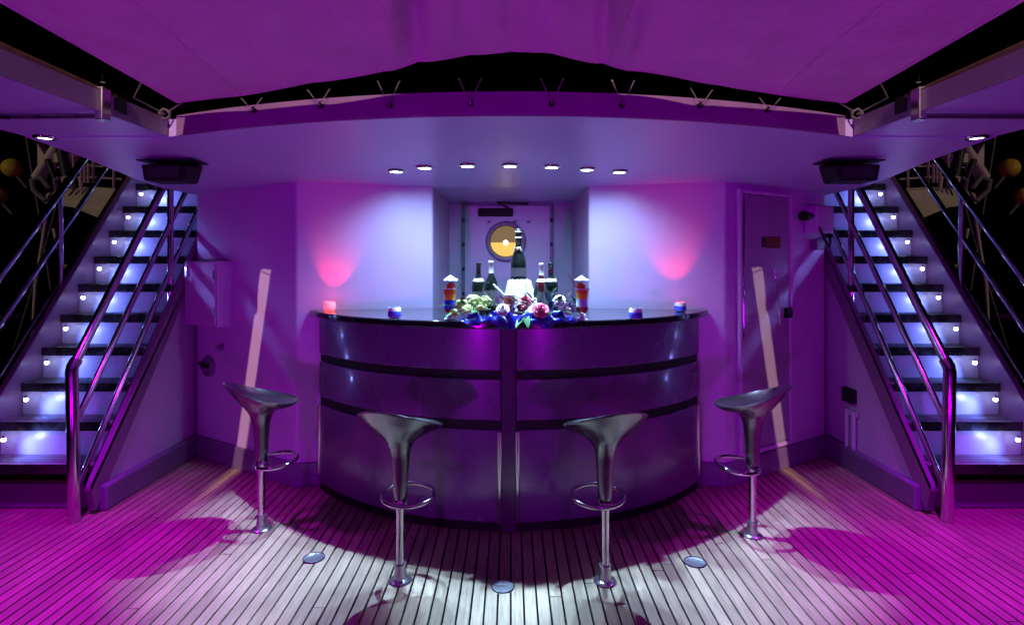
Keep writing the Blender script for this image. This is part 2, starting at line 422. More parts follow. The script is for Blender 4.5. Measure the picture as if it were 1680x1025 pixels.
# steel rods under the side overhangs with clamp brackets
for s, nm in ((1,'left'), (-1,'right')):
    yr = 2.21
    t = thing('support_rod', f'thin steel rod clamped under the overhang at the {nm} edge of the picture', 'rod', (-1.58*s, yr, 1.99), 'steel rods under the overhang')
    MB().tube([(-1.60,yr,2.018),(-2.25,yr,2.018)], .011, 10).build('rod', M['tread_steel'], t, sx=s, smooth=60)
    MB().box(-1.605,-1.575,yr-.025,yr+.025,2.0,2.13).build('bracket', M['steel'], t, sx=s, bevel=.004)
    MB().box(-1.588,-1.579,yr+.06,yr+.125,2.055,2.12).build('latch', M['black'], t, sx=s, bevel=.003)
    MB().tube([(-1.59,yr,2.15),(-1.59,yr,2.175)], .009, 8).build('clamp_screw', M['chrome'], t, sx=s, smooth=60)

# ------------------------------------------------------------------ downlights
spots = [(650,280),(697,274),(767,271),(837,271),(905,273),(963,277),(1016,281)]
for i, (px, py) in enumerate(spots):
    d = 3.3
    for _ in range(20): d = (zceil(d)-EYE)*930/(430-py)
    x = (px-CX)/930*d; ZS = zceil(d)
    t = thing('ceiling_spotlight', f'{ordn[i]} from the left of the lit white spotlights above the bar', 'spotlight', (x,d,ZS), 'spotlights in the ceiling over the bar')
    MB().lathe([(.037,-.008),(.040,-.012),(.050,-.010),(.055,-.003),(.055,.004),(.037,.004)], (x,d,ZS), 28, caps=False).build('ring', M['chrome'], t, smooth=50)
    MB().lathe([(.0005,-.009),(.036,-.008),(.036,.003)], (x,d,ZS), 24, caps=False).build('lens', M['spot_on'], t, smooth=50)
    lamp('spotlight_beam', 'SPOT', (x, d, ZS-.02), (190 if abs(x) > .6 else 150 if abs(x) > .4 else 118), SPOTW, .008, (x*1.18, d-.22, 0), 60, .30)
    # added wash lamp at each spot, it brightens the wall behind the bar
    lamp('wall_wash_lamp', 'SPOT', (x, d, ZS-.02), 20, (.34,.66,1.0), .03, (x*.98, 4.2, .35), 124, 1.0)
for s, nm in ((1,'left'), (-1,'right')):
    for j, y in enumerate((2.64,)):
        x = -2.17*s if j == 0 else -2.0*s; ZW = 2.036 if j else zceil(2.641)
        if j == 0:
            t = thing('side_downlight', f'lit magenta downlight in the overhang at the {nm} edge of the picture', 'downlight', (x,y,ZW), 'magenta downlights in the side overhangs')
            MB().lathe([(.030,-.006),(.034,-.010),(.044,-.009),(.048,-.002),(.048,.004),(.030,.004)], (x,y,ZW), 28, caps=False).build('ring', M['chrome'], t, smooth=50)
            MB().lathe([(.0005,-.005),(.029,-.005),(.029,.003)], (x,y,ZW), 24, caps=False).build('lens', M['mag_on'], t, smooth=50)
        lamp('magenta_beam', 'SPOT', (x, y, ZW-.02), (270,0,0)[j], MAGENTA, .03, (x*1.06, y-.30, 0), 98, 1.0)

# ------------------------------------------------------------------ bar
bar = thing('bar_counter', 'curved purple lit bar with black countertop and two black bands', 'bar', (0,3.3,0))
CB = Vector((-.012, 4.61)); RB = 1.56; TH = math.asin(1.227/RB)
def arc(r, a, c=CB): return (c.x+r*math.sin(a), c.y-r*math.cos(a))
def shell(r0, r1, a0, a1, z0, z1, n=28):
    A = [a0+(a1-a0)*i/n for i in range(n+1)]
    return MB().prism([arc(r1,a) for a in A]+[arc(r0,a) for a in A[::-1]], z0, z1)
shell(RB-.07, RB-.022, -TH, TH, .002, 1.10, 48).build('core', M['black'], bar, smooth=30)
gp = .042/RB
rows = [(.05,.547),(.597,.819),(.866,1.094)]
for s in (-1, 1):
    a0, a1 = (gp, TH-.012) if s > 0 else (-TH+.012, -gp)
    for z0, z1 in rows:
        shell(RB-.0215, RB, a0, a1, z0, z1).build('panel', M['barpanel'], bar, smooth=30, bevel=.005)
    for z0, z1 in ((.5475,.5965),(.8195,.8655)):
        shell(RB-.0215, RB-.010, a0, a1, z0, z1).build('band', M['black'], bar, smooth=30)
    # chrome edge strips of the lower panel
    for aa, z0, z1 in ((s*(gp+.004), .05, .54), (s*(TH-.02), .10, .54)):
        p = arc(RB+.002, aa)
        MB().tube([(p[0],p[1],z0),(p[0],p[1],z1)], .013, 10).build('edge_strip', M['steel'], bar, smooth=60)
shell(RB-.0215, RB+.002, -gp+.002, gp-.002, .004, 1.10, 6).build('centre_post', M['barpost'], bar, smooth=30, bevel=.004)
shell(RB-.0215, RB-.006, -TH+.012, TH-.012, .003, .0485, 48).build('toe_strip', M['black'], bar, smooth=30)
CT = Vector((-.012, 4.46)); RT = 1.51; TT = math.asin(1.295/RT)
top = [arc(RT, -TT+2*TT*i/60, CT) for i in range(61)]
top += [(1.24,3.685),(.52,3.84),(-.52,3.84),(-1.24,3.685)]
MB().prism(top, 1.102, 1.14).build('countertop', M['blackgloss'], bar, smooth=30, bevel=.006)
ZB = 1.141

# ------------------------------------------------------------------ stools
def stool(x, y, back, lab):
    t = thing('bar_stool', lab, 'stool', (x,y,0), 'silver bar stools in front of the bar')
    B = Vector((*back,0)).normalized(); S = Vector((-B.y, B.x, 0)); O = Vector((x,y,0))
    prof = [(.024,.352),(.030,.36),(.033,.40),(.038,.50),(.043,.56),(.049,.598),(.062,.63),(.085,.655),(.115,.675),(.145,.695),(.170,.712),(.186,.728)]
    def rim(a): return .062*math.cos(a)+.012*math.cos(2*a)
    def pt(r, z, a, k):
        sq = 1+.05*math.cos(2*a)*0
        return O+(B*math.cos(a)+S*math.sin(a))*r*sq+Vector((0,0,z+rim(a)*k))
    seg = 56; vs = []; nr = 0
    full = list(prof)+[(.191,.734),(.192,.740),(.188,.742)]
    inner = [(.175,.730),(.150,.714),(.110,.697),(.06,.688),(.012,.686)]
    pr = full+inner
    for i, (r, z) in enumerate(pr):
        k = max(0, min(1, (r-.05)/.13))**1.4 if i < len(full) else max(0, min(1,(r)/.18))**1.6
        for j in range(seg):
            vs.append(pt(r, z, 2*math.pi*j/seg, k))
    fs = []
    for i in range(len(pr)-1):
        for j in range(seg):
            l = (j+1)%seg; fs.append((i*seg+j, i*seg+l, (i+1)*seg+l, (i+1)*seg+j))
    fs.append(tuple(range(seg))[::-1]); fs.append(tuple((len(pr)-1)*seg+j for j in range(seg)))
    MB().add(vs, fs).build('seat', M['shell'], t, smooth=60)
    MB().lathe([(.0195,.06),(.0195,.30),(.0215,.352)], O, 20).build('column', M['chrome'], t, smooth=50)
    MB().lathe([(.050,0.0005),(.052,.005),(.048,.010),(.030,.016),(.026,.04),(.024,.062),(.027,.064),(.027,.078),(.021,.080)], O, 28).build('base', M['basem'], t, smooth=40)
    F = -B
    ring = []
    for j in range(48):
        a = 2*math.pi*j/48
        ring.append(O+F*(.075+.108*math.cos(a))+S*(.122*math.sin(a))+Vector((0,0,.362+.012*math.cos(a))))
    MB().tube(ring, .0112, 10, closed=True).build('footrest', M['chrome'], t, smooth=60)
    MB().lathe([(.030,.345),(.034,.35),(.034,.372),(.030,.378)], O, 20).build('collar', M['chrome'], t, smooth=50)
stool(-1.355, 3.08, (-.85,-.50), 'silver bar stool farthest left, beside the wall cabinet')
stool(-.503, 2.584, (-.30,-.95), 'silver bar stool just left of the middle of the bar')
stool(.428, 2.575, (.30,-.95), 'silver bar stool just right of the middle of the bar')
stool(1.283, 3.01, (.85,-.50), 'silver bar stool farthest right, in front of the door')

# deck plates
for px, py, lab in ((515,915,'round steel deck plate behind the leftmost pair of stools'),(825,962,'round steel deck plate between the two middle stools'),(1140,922,'round steel deck plate between the two right stools')):
    d = EYE*930/(py-430); x = (px-CX)/930*d
    t = thing('deck_plate', lab if px != 515 else 'round steel deck plate between the two left stools', 'deck plate', (x,d,0), 'round deck plates')
    MB().lathe([(.052,-.002),(.052,.002),(.046,.0035),(.044,.0025),(.0005,.003)], (x,d,0), 32, caps=False).build('cover', M['discm'], t, smooth=30)
    MB().lathe([(.047,.001),(.049,.0045),(.052,.0045),(.054,.001)], (x,d,0), 32, caps=False).build('rim', M['steel'], t, smooth=50)

# ------------------------------------------------------------------ staircases
DY, DZ, Y0, Z0 = .157, .2015, 3.27, .25
def nose(y): return Z0+(y-Y0)/DY*DZ
def stairs(s, nm):
    st = thing('staircase', f'steep open ship staircase with lit steps on the {nm} side of the bar', 'staircase', (-2.76*s, 3.3, 0), 'staircases to the upper deck')
    for i in range(10):
        y, z = Y0+DY*i, Z0+DZ*i
        tr = MB().box(-3.098,-2.424,y+.006,y+.182,z+.020,z+.033).build('tread', M['grating'], st, sx=s, bevel=.002)
        MB().box(-3.098,-2.424,y,y+.0055,z-.022,z+.034).build('nosing', M['nosing'], tr, sx=s, bevel=.002)
        g = MB()
        for k in range(5): g.box(-3.08,-2.44,y+.030+k*.029,y+.040+k*.029,z+.0335,z+.0365)
        g.build('grip_bar', M['tread_steel'], tr, sx=s)
        # under tray
        MB().box(-3.096,-2.426,y+.006,y+.15,z-.019,z+.0195).build('tray', M['dark'], tr, sx=s)
        MB().box(-3.097,-2.425,y+.172,y+.180,z+.034,z+DZ-.019).build('riser', M['riser'], st, sx=s)
        if i < 10:
            b = Vector((-3.02, y+.105, z+DZ-.058))
            bl = MB().ball(b, .0125, 10).build('bulb', M['bulb_on'], st, sx=s, smooth=60)
            lamp('stair_bulb_beam', 'SPOT', (b.x*s+.07*s, y+.055, z+.115), 3.0, (.20,.27,1.0), .012, (-2.80*s, y+.2, z+.050), 140, .9)
            MB().tube([b+Vector((0,0,.010)), b+Vector((0,0,.024))], .008, 8).build('socket', M['steel'], bl, sx=s, smooth=60)
    ya, yb = Y0-.03, Y0+DY*10
    MB().prism_x([(ya,nose(ya)-.015),(yb,nose(yb)-.015),(yb,nose(yb)-.19),(ya+.02,nose(ya)-.19),(ya-.02,.17),(ya-.02,nose(ya)-.06)], -2.422, -2.386).build('stringer', M['fascia'], st, sx=s, bevel=.006)
    MB().prism_x([(ya-.03,nose(ya)+.13),(yb,nose(yb)+.14),(yb,nose(yb)-.16),(ya,max(.0,nose(ya)-.2))], -3.14, -3.10).build('stringer', M['fascia'], st, sx=s, bevel=.006)
    # infill panel under the inner stringer
    yc = 4.34
    MB().prism_x([(3.30,.10),(3.30,nose(3.30)-.17),(yc,nose(yc)-.17),(yc,.10)], -2.415, -2.398).build('side_panel', M['wall'], st, sx=s)
    MB().box(-2.47,-2.352,3.30,4.262,.001,.152).build('skirting_board', M['skirt'], st, sx=s, bevel=.012)
    MB().box(-3.32,-2.472,3.34,3.62,.001,.150).build('plinth', M['skirt'], st, sx=s, bevel=.008)
    MB().box(-3.25,-2.55,3.352,3.60,.1505,.163).build('step_mat', M['teak_dark'], st, sx=s, bevel=.004)
    MB().box(-3.3,-2.40,Y0+DY*10+.01,7.2,Z0+DZ*10-.06,Z0+DZ*10+.034).build('landing', M['cream'], st, sx=s)
    # inner railing
    xi = -2.45
    q = lambda d, z: Vector((xi, d, z))
    MB().tube([(-2.44,3.17,.001),(-2.455,3.17,.84),(-2.455,3.178,.868),(xi,3.20,.90)], .0315, 14).build('newel_post', M['steel'], st, sx=s, smooth=50)
    MB().tube([q(3.185,.885),q(3.20,.905),q(4.01,2.0),q(4.85,3.135)], .0255, 12).build('handrail', M['steel'], st, sx=s, smooth=50)
    MB().tube([q(3.20,.56),q(3.66,1.18),q(4.32,2.04),q(4.8,2.66)], .0175, 10).build('rail', M['steel'], st, sx=s, smooth=50)
    MB().tube([q(3.215,.19),q(3.91,1.165),q(4.52,1.96),q(4.9,2.47)], .0175, 10).build('rail', M['steel'], st, sx=s, smooth=50)
    MB().tube([q(4.08,1.10),q(4.08,2.10)], .021, 12).build('post', M['steel'], st, sx=s, smooth=50)
    xo = -3.20
    q = lambda d, z: Vector((xo, d, z))
    MB().tube([q(3.0,.70),q(3.54,1.355),q(4.25,2.22),q(5.0,3.13)], .0255, 12).build('handrail', M['steel'], st, sx=s, smooth=50)
    MB().tube([q(3.0,.385),q(3.65,1.18),q(4.5,2.22),q(5.0,2.83)], .0175, 10).build('rail', M['steel'], st, sx=s, smooth=50)
    MB().tube([q(3.0,.06),q(3.92,1.185),q(4.75,2.2),q(5.0,2.5)], .0175, 10).build('rail', M['steel'], st, sx=s, smooth=50)
    MB().tube([(-3.155,4.02,1.12),(-3.19,4.02,1.2),q(4.02,1.95)], .021, 12).build('post', M['steel'], st, sx=s, smooth=50)
    MB().tube([(-3.20,3.0,.0),(-3.20,3.0,.74)], .03, 12).build('newel_post', M['steel'], st, sx=s, smooth=50)
stairs(1, 'left'); stairs(-1, 'right')

# loudspeakers under the ceiling
for s, nm in ((1,'left'), (-1,'right')):
    c = Vector((-1.8340, 3.08, 2.0040))
    t = thing('loudspeaker', f'black loudspeaker box under the ceiling in front of the {nm} staircase top', 'loudspeaker', (c.x*s,c.y,1.8740), 'loudspeakers under the ceiling')
    MB().add([(c.x-.135,c.y-.07,1.9690),(c.x+.115,c.y-.07,1.9690),(c.x+.115,c.y+.10,1.9890),(c.x-.135,c.y+.10,1.9890),
              (c.x-.105,c.y-.09,1.8790),(c.x+.105,c.y-.09,1.8790),(c.x+.105,c.y+.06,1.8790),(c.x-.105,c.y+.06,1.8790)],
             [(0,1,2,3),(7,6,5,4),(0,4,5,1),(1,5,6,2),(2,6,7,3),(3,7,4,0)]).build('cabinet', M['black'], t, sx=s, bevel=.012)
    MB().box(c.x-.165,c.x+.145,c.y-.06,c.y+.09,1.9905,1.9980).build('bracket', M['black'], t, sx=s, bevel=.002)
    MB().box(c.x-.085,c.x+.085,c.y-.0935,c.y-.088,1.8940,1.9540).build('grille', M['dark'], t, sx=s, bevel=.002)
    MB().box(c.x-.03,c.x+.03,c.y-.03,c.y+.03,1.9980,2.0050).build('mount', M['black'], t, sx=s)

# ------------------------------------------------------------------ things on the left wall
def wbox(t0, t1, o0, o1, z0, z1):
    p = (wa(t0,o0,z0)+wa(t1,o1,z1))/2
    e = Vector((E1.x,E1.y,0)); n = Vector((NA.x,NA.y,0))
    return p, e*abs(t1-t0)/2, n*abs(o1-o0)/2, Vector((0,0,abs(z1-z0)/2))
cb_ = thing('wall_cabinet', 'small white wall cabinet with a latch beside the left staircase', 'cabinet', wa(.93,0,1.0))
MB().obox(*wbox(.70,1.11,.001,.11,.995,1.46)).build('case', M['wall'], cb_, bevel=.006)
MB().obox(*wbox(.715,1.10,.111,.120,1.01,1.45)).build('door', M['wall'], cb_, bevel=.003)
MB().obox(*wbox(1.045,1.075,.1205,.135,1.34,1.42)).build('latch', M['steel'], cb_, bevel=.004)
for zz in (1.10, 1.36):
    MB().obox(*wbox(.712,.730,.1205,.127,zz-.03,zz+.03)).build('hinge', M['steel'], cb_, bevel=.002)
def wdisc(prof, t, z, name, m, parent, s=1):
    c = wa(t,0,z); e = Vector((E1.x,E1.y,0)); n = Vector((NA.x,NA.y,0)); up = Vector((0,0,1)); seg = 28
    vs = []; fs = []
    for r, o in prof:
        for k in range(seg):
            a = 2*math.pi*k/seg; vs.append(c+e*r*math.cos(a)+up*r*math.sin(a)+n*o)
    for i in range(len(prof)-1):
        for k in range(seg):
            l = (k+1)%seg; fs.append((i*seg+k,i*seg+l,(i+1)*seg+l,(i+1)*seg+k))
    fs.append(tuple((len(prof)-1)*seg+k for k in range(seg)))
    mb = MB().add(vs, fs)
    if (vs[1]-vs[0]).cross(vs[seg]-vs[0]).dot(n) < 0 and False: mb.f = [f[::-1] for f in mb.f]
    return mb.build(name, m, parent, sx=s, smooth=40)
tv = thing('wall_valve', 'round dark valve outlet low on the wall under the cabinet', 'valve', wa(.99,0,.68))
wdisc([(.078,.0),(.078,.016),(.066,.024),(.058,.016),(.056,.006),(.0005,.006)], .99, .683, 'flange', M['skirt'], tv)
MB().tube([wa(.99,.012,.683), wa(.99,.055,.69), wa(1.0,.06,.71)], .014, 8).build('spout', M['black'], tv, smooth=60)
MB().obox(*wbox(.96,1.02,.055,.068,.705,.722)).build('lever', M['black'], tv, bevel=.003)
tk = thing('turn_handle', 'small dark knob on the wall between the cabinet and the round valve', 'knob', wa(.82,0,.84))
wdisc([(.026,.0),(.026,.012),(.018,.020),(.018,.034),(.0005,.036)], .82, .84, 'knob', M['skirt'], tk)

# ------------------------------------------------------------------ things on the right wall
dr = thing('side_door', 'painted metal door in the wall beside the right staircase', 'door', Vector((-wa(.4,0,.2).x, wa(.4,0,.2).y, .2)))
MB().obox(*wbox(.135,.665,.001,.022,.20,1.90)).build('door_leaf', M['door'], dr, sx=-1, bevel=.008)
fm = MB(); fm.obox(*wbox(.105,.132,.001,.034,.17,1.93)); fm.obox(*wbox(.668,.695,.001,.034,.17,1.93)); fm.obox(*wbox(.1325,.6675,.001,.034,1.903,1.93)); fm.obox(*wbox(.1325,.6675,.001,.034,.17,.197))
fm.build('frame', M['wall'], dr, sx=-1, bevel=.005)
MB().tube([wa(.145,.03,.95),wa(.145,.03,1.88)], .006, 8).build('hinge_rod', M['steel'], dr, sx=-1, smooth=60)
MB().obox(*wbox(.60,.665,.023,.05,1.06,1.13)).build('handle', M['black'], dr, sx=-1, bevel=.006)
MB().tube([wa(.55,.025,1.02),wa(.50,.05,1.15),wa(.475,.03,1.40)], .004, 6).build('tie_rod', M['steel'], dr, sx=-1, smooth=60)
sg = thing('warning_plate', 'small dark red plate on the door', 'sign', Vector((-wa(.45,0,1.55).x, wa(.45,0,1.55).y, 1.55)))
MB().obox(*wbox(.39,.555,.0225,.027,1.545,1.625)).build('plate', M['red'], sg, sx=-1, bevel=.002)
MB().obox(*wbox(.345,.385,.0225,.026,1.55,1.62)).build('pictogram_plate', M['dark'], sg, sx=-1, bevel=.002)
cm = thing('camera_fixture', 'dark camera fixture with bracket and cables beside the right staircase', 'wall lamp', Vector((-wa(.9,0,1.7).x, wa(.9,0,1.7).y, 1.7)))  # camera fixture with dark lens, it gives no light
MB().obox(*wbox(.88,1.10,.001,.10,1.66,1.86)).build('housing', M['wall'], cm, sx=-1, bevel=.01)
MB().tube([wa(.88,.06,1.78),wa(.80,.075,1.775),wa(.74,.08,1.775)], [.018,.03,.036], 14).build('lens_head', M['black'], cm, sx=-1, smooth=50)
MB().tube([wa(.90,.105,1.70),wa(.93,.12,1.62),wa(1.0,.12,1.56),wa(1.05,.10,1.60),wa(1.06,.08,1.70)], .008, 8).build('cable', M['black'], cm, sx=-1, smooth=60)
MB().obox(*wbox(.95,1.05,.001,.06,1.54,1.62)).build('junction_box', M['skirt'], cm, sx=-1, bevel=.006)
sk = thing('deck_socket', 'black socket with pipes on the right staircase side panel', 'socket', (2.38,3.98,.17))
def stpx(px, py, x=2.385): d = x*930/(px-CX); return Vector((x, d, EYE-(py-430)/930*d))
a = stpx(1395,648)
MB().box(a.x-.03,a.x+.012,a.y-.06,a.y+.06,a.z-.05,a.z+.05).build('box', M['black'], sk, bevel=.006)
for dy in (-.05, .03):
    MB().tube([(a.x-.004,a.y+dy,a.z-.10),(a.x-.004,a.y+dy,.153)], .015, 8).build('pipe', M['wall'], sk, smooth=60)
MB().box(a.x-.012,a.x+.008,a.y-.09,a.y+.08,a.z-.135,a.z-.10).build('clamp', M['wall'], sk, bevel=.005)

# ------------------------------------------------------------------ alcove door with porthole
ad = thing('alcove_door', 'pale door in the alcove behind the bar with a round porthole', 'door', (0,4.9,0))
dx0, dx1 = (762-CX)/930*4.9, (903-CX)/930*4.9
MB().box(dx0,dx1,4.868,4.899,.1,1.955).build('door_leaf', M['wall'], ad, bevel=.008)
gk = MB(); gk.box(dx0-.02,dx0+.008,4.862,4.8985,.1,1.975); gk.box(dx1-.008,dx1+.02,4.862,4.8985,.1,1.975); gk.box(dx0+.0085,dx1-.0085,4.862,4.867,1.93,1.975)
gk.build('seal', M['skirt'], ad, bevel=.003)
for k in range(7):
    for xx in (dx0-.006, dx1+.006):
        z = .55+k*.21; MB().box(xx-.012,xx+.012,4.852,4.8618,z-.015,z+.015).build('bolt', M['black'], ad, bevel=.004)
MB().box(dx0+.12,dx0+.42,4.835,4.8675,1.84,1.91).build('door_closer', M['black'], ad, bevel=.008)
MB().tube([(dx0+.40,4.83,1.90),(dx0+.28,4.80,1.955),(dx0+.55,4.84,1.945)], .008, 8).build('closer_arm', M['black'], ad, smooth=60)
pc = PX(830,396,4.86); pw = .155
def ydisc(prof, c, name, m, parent, seg=40):
    vs = []; fs = []
    for r, o in prof:
        for k in range(seg):
            a = 2*math.pi*k/seg; vs.append(Vector((c[0]+r*math.cos(a), c[1]-o, c[2]+r*math.sin(a))))
    for i in range(len(prof)-1):
        for k in range(seg):
            l = (k+1)%seg; fs.append((i*seg+k,i*seg+l,(i+1)*seg+l,(i+1)*seg+k))
    return MB().add(vs, fs).build(name, m, parent, smooth=40)
ph = ydisc([(.172,-.01),(.172,.02),(.160,.032),(.142,.030),(.132,.012),(.132,-.01)], pc, 'porthole_ring', M['skirt'], ad)
ydisc([(.131,.004),(.0005,.004)], pc, 'glass', M['brassglow'], ph)
mb = MB(); n = 24
mb.add([(pc.x+.129*math.cos(math.pi+math.pi*k/n), pc.y-.006, pc.z-.01+.118*math.sin(math.pi+math.pi*k/n)) for k in range(n+1)], [tuple(range(n+1))])
mb.build('lit_room', emis('lit_cabin', (1.0,.62,.09), 1.0, .02), ph)
ydisc([(.022,.0085),(.0005,.0085)], (pc.x-.002,pc.y,pc.z-.012), 'lamp', M['glow_lamp'], ph, 24)
for k in range(3):
    xx = (-.20, .02, .14)[k]
    MB().tube([(xx,4.867,1.80),(xx+.01,4.835,1.79),(xx+.03,4.83,1.80)], .010, 8).build('hook', M['chrome'], ad, smooth=60)

# ------------------------------------------------------------------ candles
def votive(px, py, lit, lab):
    d = (EYE-ZB)*930/(py-430); x = (px-CX)/930*d
    t = thing('votive_candle', lab, 'candle', (x,d,ZB), 'votive candles on the countertop')
    cup = MB().lathe([(.0005,.0),(.026,.0),(.033,.008),(.036,.025),(.035,.045),(.031,.058),(.029,.058),(.030,.046),(.031,.028),(.027,.014),(.0005,.013)], (x,d,ZB), 28, caps=False)
    cup.build('cup', M['candle_on'] if lit == 2 else M['frost'], t, smooth=50)
    MB().lathe([(.0365,.006),(.0372,.022),(.0360,.036),(.0355,.037)], (x,d,ZB), 28, caps=False).build('band', M['frostb'] if lit != 2 else M['frost'], t, smooth=50) if lit != 2 else None
    MB().lathe([(.0005,.015),(.026,.015),(.026,.034),(.0005,.036)], (x,d,ZB), 20, caps=False).build('wax', M['candle_on'] if lit else M['frost'], t, smooth=50)
    return x, d
x1, d1 = votive(541, 510, 2, 'glowing red votive candle cup on the left end of the counter')
votive(647, 521, 0, 'blue and white votive cup on the left half of the counter')
votive(1043, 523, 0, 'blue and white votive cup on the right half of the counter')
x2, d2 = votive(1116, 511, 1, 'white votive cup with red glow on the right end of the counter')
for x, d in ((x1,d1),(x2,d2)):
    lamp('candle_light', 'SPOT', (x, d, ZB+.066), 6.0, (1.0,.004,.03), .006, (x*1.0, d+.13, ZB+.32), 66, .8)
    lamp('candle_flame', 'POINT', (x, d, ZB+.075), .25, (1.0,.03,.07), .008)

# ------------------------------------------------------------------ bottles
def bottle(px, d, h, g, foil, lab, r=.038, zb=ZB, lmat='labeld', collar=False):
    x = (px-CX)/930*d
    t = thing('wine_bottle', lab, 'bottle', (x,d,zb), 'wine bottles on the bar')
    k = h/.30
    MB().lathe([(r*.9,0),(r,.006),(r,.165*k),(r*.93,.185*k),(r*.62,.208*k),(r*.40,.225*k),(r*.36,.235*k),(r*.35,.285*k),(r*.40,.287*k),(r*.40,.297*k),(r*.33,.30*k)], (x,d,zb), 24).build('glass', g, t, smooth=50)
    if foil: MB().lathe([(r*.385,.232*k),(r*.375,.284*k),(r*.43,.286*k),(r*.43,.300*k),(r*.30,.3025*k)], (x,d,zb), 20).build('foil', foil, t, smooth=50)
    MB().lathe([(r*1.012,.05*k),(r*1.012,.135*k)], (x,d,zb), 24, caps=False).build('label', M[lmat], t, smooth=60)
    if collar: MB().lathe([(r*.82,.194*k),(r*.66,.206*k),(r*.58,.211*k)], (x,d,zb), 24, caps=False).build('neck_label', M['foilw'], t, smooth=60)
bottle(785, 3.32, .305, M['glass'], None, 'dark wine bottle with pale collar, leftmost of the bottles', .040, collar=True)
bottle(806, 3.38, .315, M['glass'], M['foilw'], 'dark wine bottle with tall white foil left of the champagne', .038)
bottle(888, 3.36, .300, M['glassred'], M['foilw'], 'dark red wine bottle with white foil right of the champagne', .036, collar=True)
bottle(904, 3.30, .305, M['glass'], None, 'dark bottle with pale collar and silver label, rightmost of the bottles', .042, collar=True)
# champagne in a bucket wrapped in a napkin
bx, bd = (852-CX)/930*3.34, 3.34
bk = thing('ice_bucket', 'ice bucket wrapped in a draped white napkin on the bar', 'ice bucket', (bx,bd,ZB))
MB().lathe([(.052,0),(.055,.01),(.060,.17),(.062,.175),(.058,.175),(.05,.02)], (bx,bd,ZB), 32).build('bucket', M['steel'], bk, smooth=40)
def nap(q, v):
    a = q*2*math.pi; fold = .010*math.sin(a*9+v*2)+.006*math.sin(a*4+1)
    r = (.063+fold*.45)+(.046+fold)*v**1.2
    return Vector((bx+r*math.cos(a), bd+r*math.sin(a), ZB+.196-.186*v+.012*math.sin(a*3)*(v)))
nm_ = MB().surf(90, 16, nap, closeu=True)
nm_.surf(90, 6, lambda q, v: (lambda n0: Vector((bx+(n0.x-bx)*(1-.72*v), bd+(n0.y-bd)*(1-.72*v), n0.z+.012*math.sin(v*3.1))))(nap(q, 0)), closeu=True)
nm_.build('napkin', M['cloth'], bk, smooth=70, solid=.002)
ch = thing('champagne_bottle', 'tall dark champagne bottle standing in the napkin wrapped bucket', 'bottle', (bx,bd,ZB+.05))
MB().lathe([(.044,0),(.046,.008),(.046,.235),(.043,.27),(.033,.305),(.022,.34),(.0175,.365),(.0165,.42),(.019,.424),(.019,.436),(.015,.44)], (bx-.004,bd,ZB+.05), 28).build('glass', M['glass'], ch, smooth=50)
MB().lathe([(.0178,.352),(.0172,.418),(.020,.422),(.0205,.440),(.018,.452),(.010,.458),(.0005,.459)], (bx-.004,bd,ZB+.05), 24, caps=False).build('foil', M['black'], ch, smooth=50)
for z0, z1 in ((.435,.440),(.40,.408)):
    MB().lathe([(.0208,z0),(.0208,z1)], (bx-.004,bd,ZB+.05), 24, caps=False).build('foil_band', M['foilw'], ch, smooth=60)
MB().lathe([(.0468,.175),(.0468,.225)], (bx-.004,bd,ZB+.05), 28, caps=False).build('label', M['labeld'], ch, smooth=60)
MB().ball((bx-.010,bd-.026,ZB+.05+.335), .011, 8).build('medallion', M['foilg'], ch, smooth=60)
for k in (-1,1):
    MB().tube([(bx-.01,bd-.026,ZB+.385),(bx-.01+k*.014,bd-.034,ZB+.395),(bx-.01+k*.022,bd-.03,ZB+.372)], .004, 6).build('ribbon', M['foilw'], ch, smooth=60)

# ------------------------------------------------------------------ cocktails
def cocktail(px, d, lab, layers, straw, tilt):
    x = (px-CX)/930*d
    t = thing('cocktail', lab, 'cocktail', (x,d,ZB), 'tall layered cocktails on the bar')
    MB().lathe([(.030,.0),(.031,.004),(.010,.012),(.008,.022),(.012,.030)], (x,d,ZB), 24).build('foot', M['frost'], t, smooth=50)
    pr = [(.012,.030),(.030,.045),(.034,.065),(.030,.095),(.029,.115),(.033,.145),(.037,.165)]
    def rad(z):
        for (r0,z0),(r1,z1_) in zip(pr, pr[1:]):
            if z0 <= z <= z1_: return r0+(r1-r0)*(z-z0)/(z1_-z0)
        return pr[-1][0]
    for (z0, z1_, m) in layers:
        zz = [z0+(z1_-z0)*i/6 for i in range(7)]
        MB().lathe([(rad(z), z) for z in zz], (x,d,ZB), 24).build('layer', m, t, smooth=50)
    MB().lathe([(rad(.165)+.001,.163),(rad(.165)+.0025,.168),(rad(.165),.169)], (x,d,ZB), 24, caps=False).build('rim', M['frost'], t, smooth=50)
    # garnish fruit wedge and paper parasol
    MB().ball((x+tilt*.006,d,ZB+.180), .026, 8, .8).build('fruit', M['lora'], t, smooth=60)
    MB().tube([(x,d,ZB+.15),(x+tilt*.004,d-.004,ZB+.237)], .0015, 5).build('stick', M['rope'], t, smooth=60)
    MB().lathe([(.040,.212),(.027,.221),(.012,.231),(.003,.238),(.002,.231),(.012,.226),(.039,.209)], (x+tilt*.004,d-.003,ZB), 16, caps=False).build('parasol', M['petalw'], t, smooth=20)
    a, b = straw[1:]
    MB().tube([(x+a*.2,d+.005,ZB+.15),(x+a,d+.008,ZB+b)], .003, 6).build('straw', straw[0], t, smooth=60)
cocktail(738, 3.07, 'layered red, blue and yellow cocktail left of the flowers', [(.031,.056,M['lred']),(.0562,.105,M['lblue']),(.1052,.135,M['lyel']),(.1352,.164,M['lora'])], (M['lgreen'],.06,.18), 1)
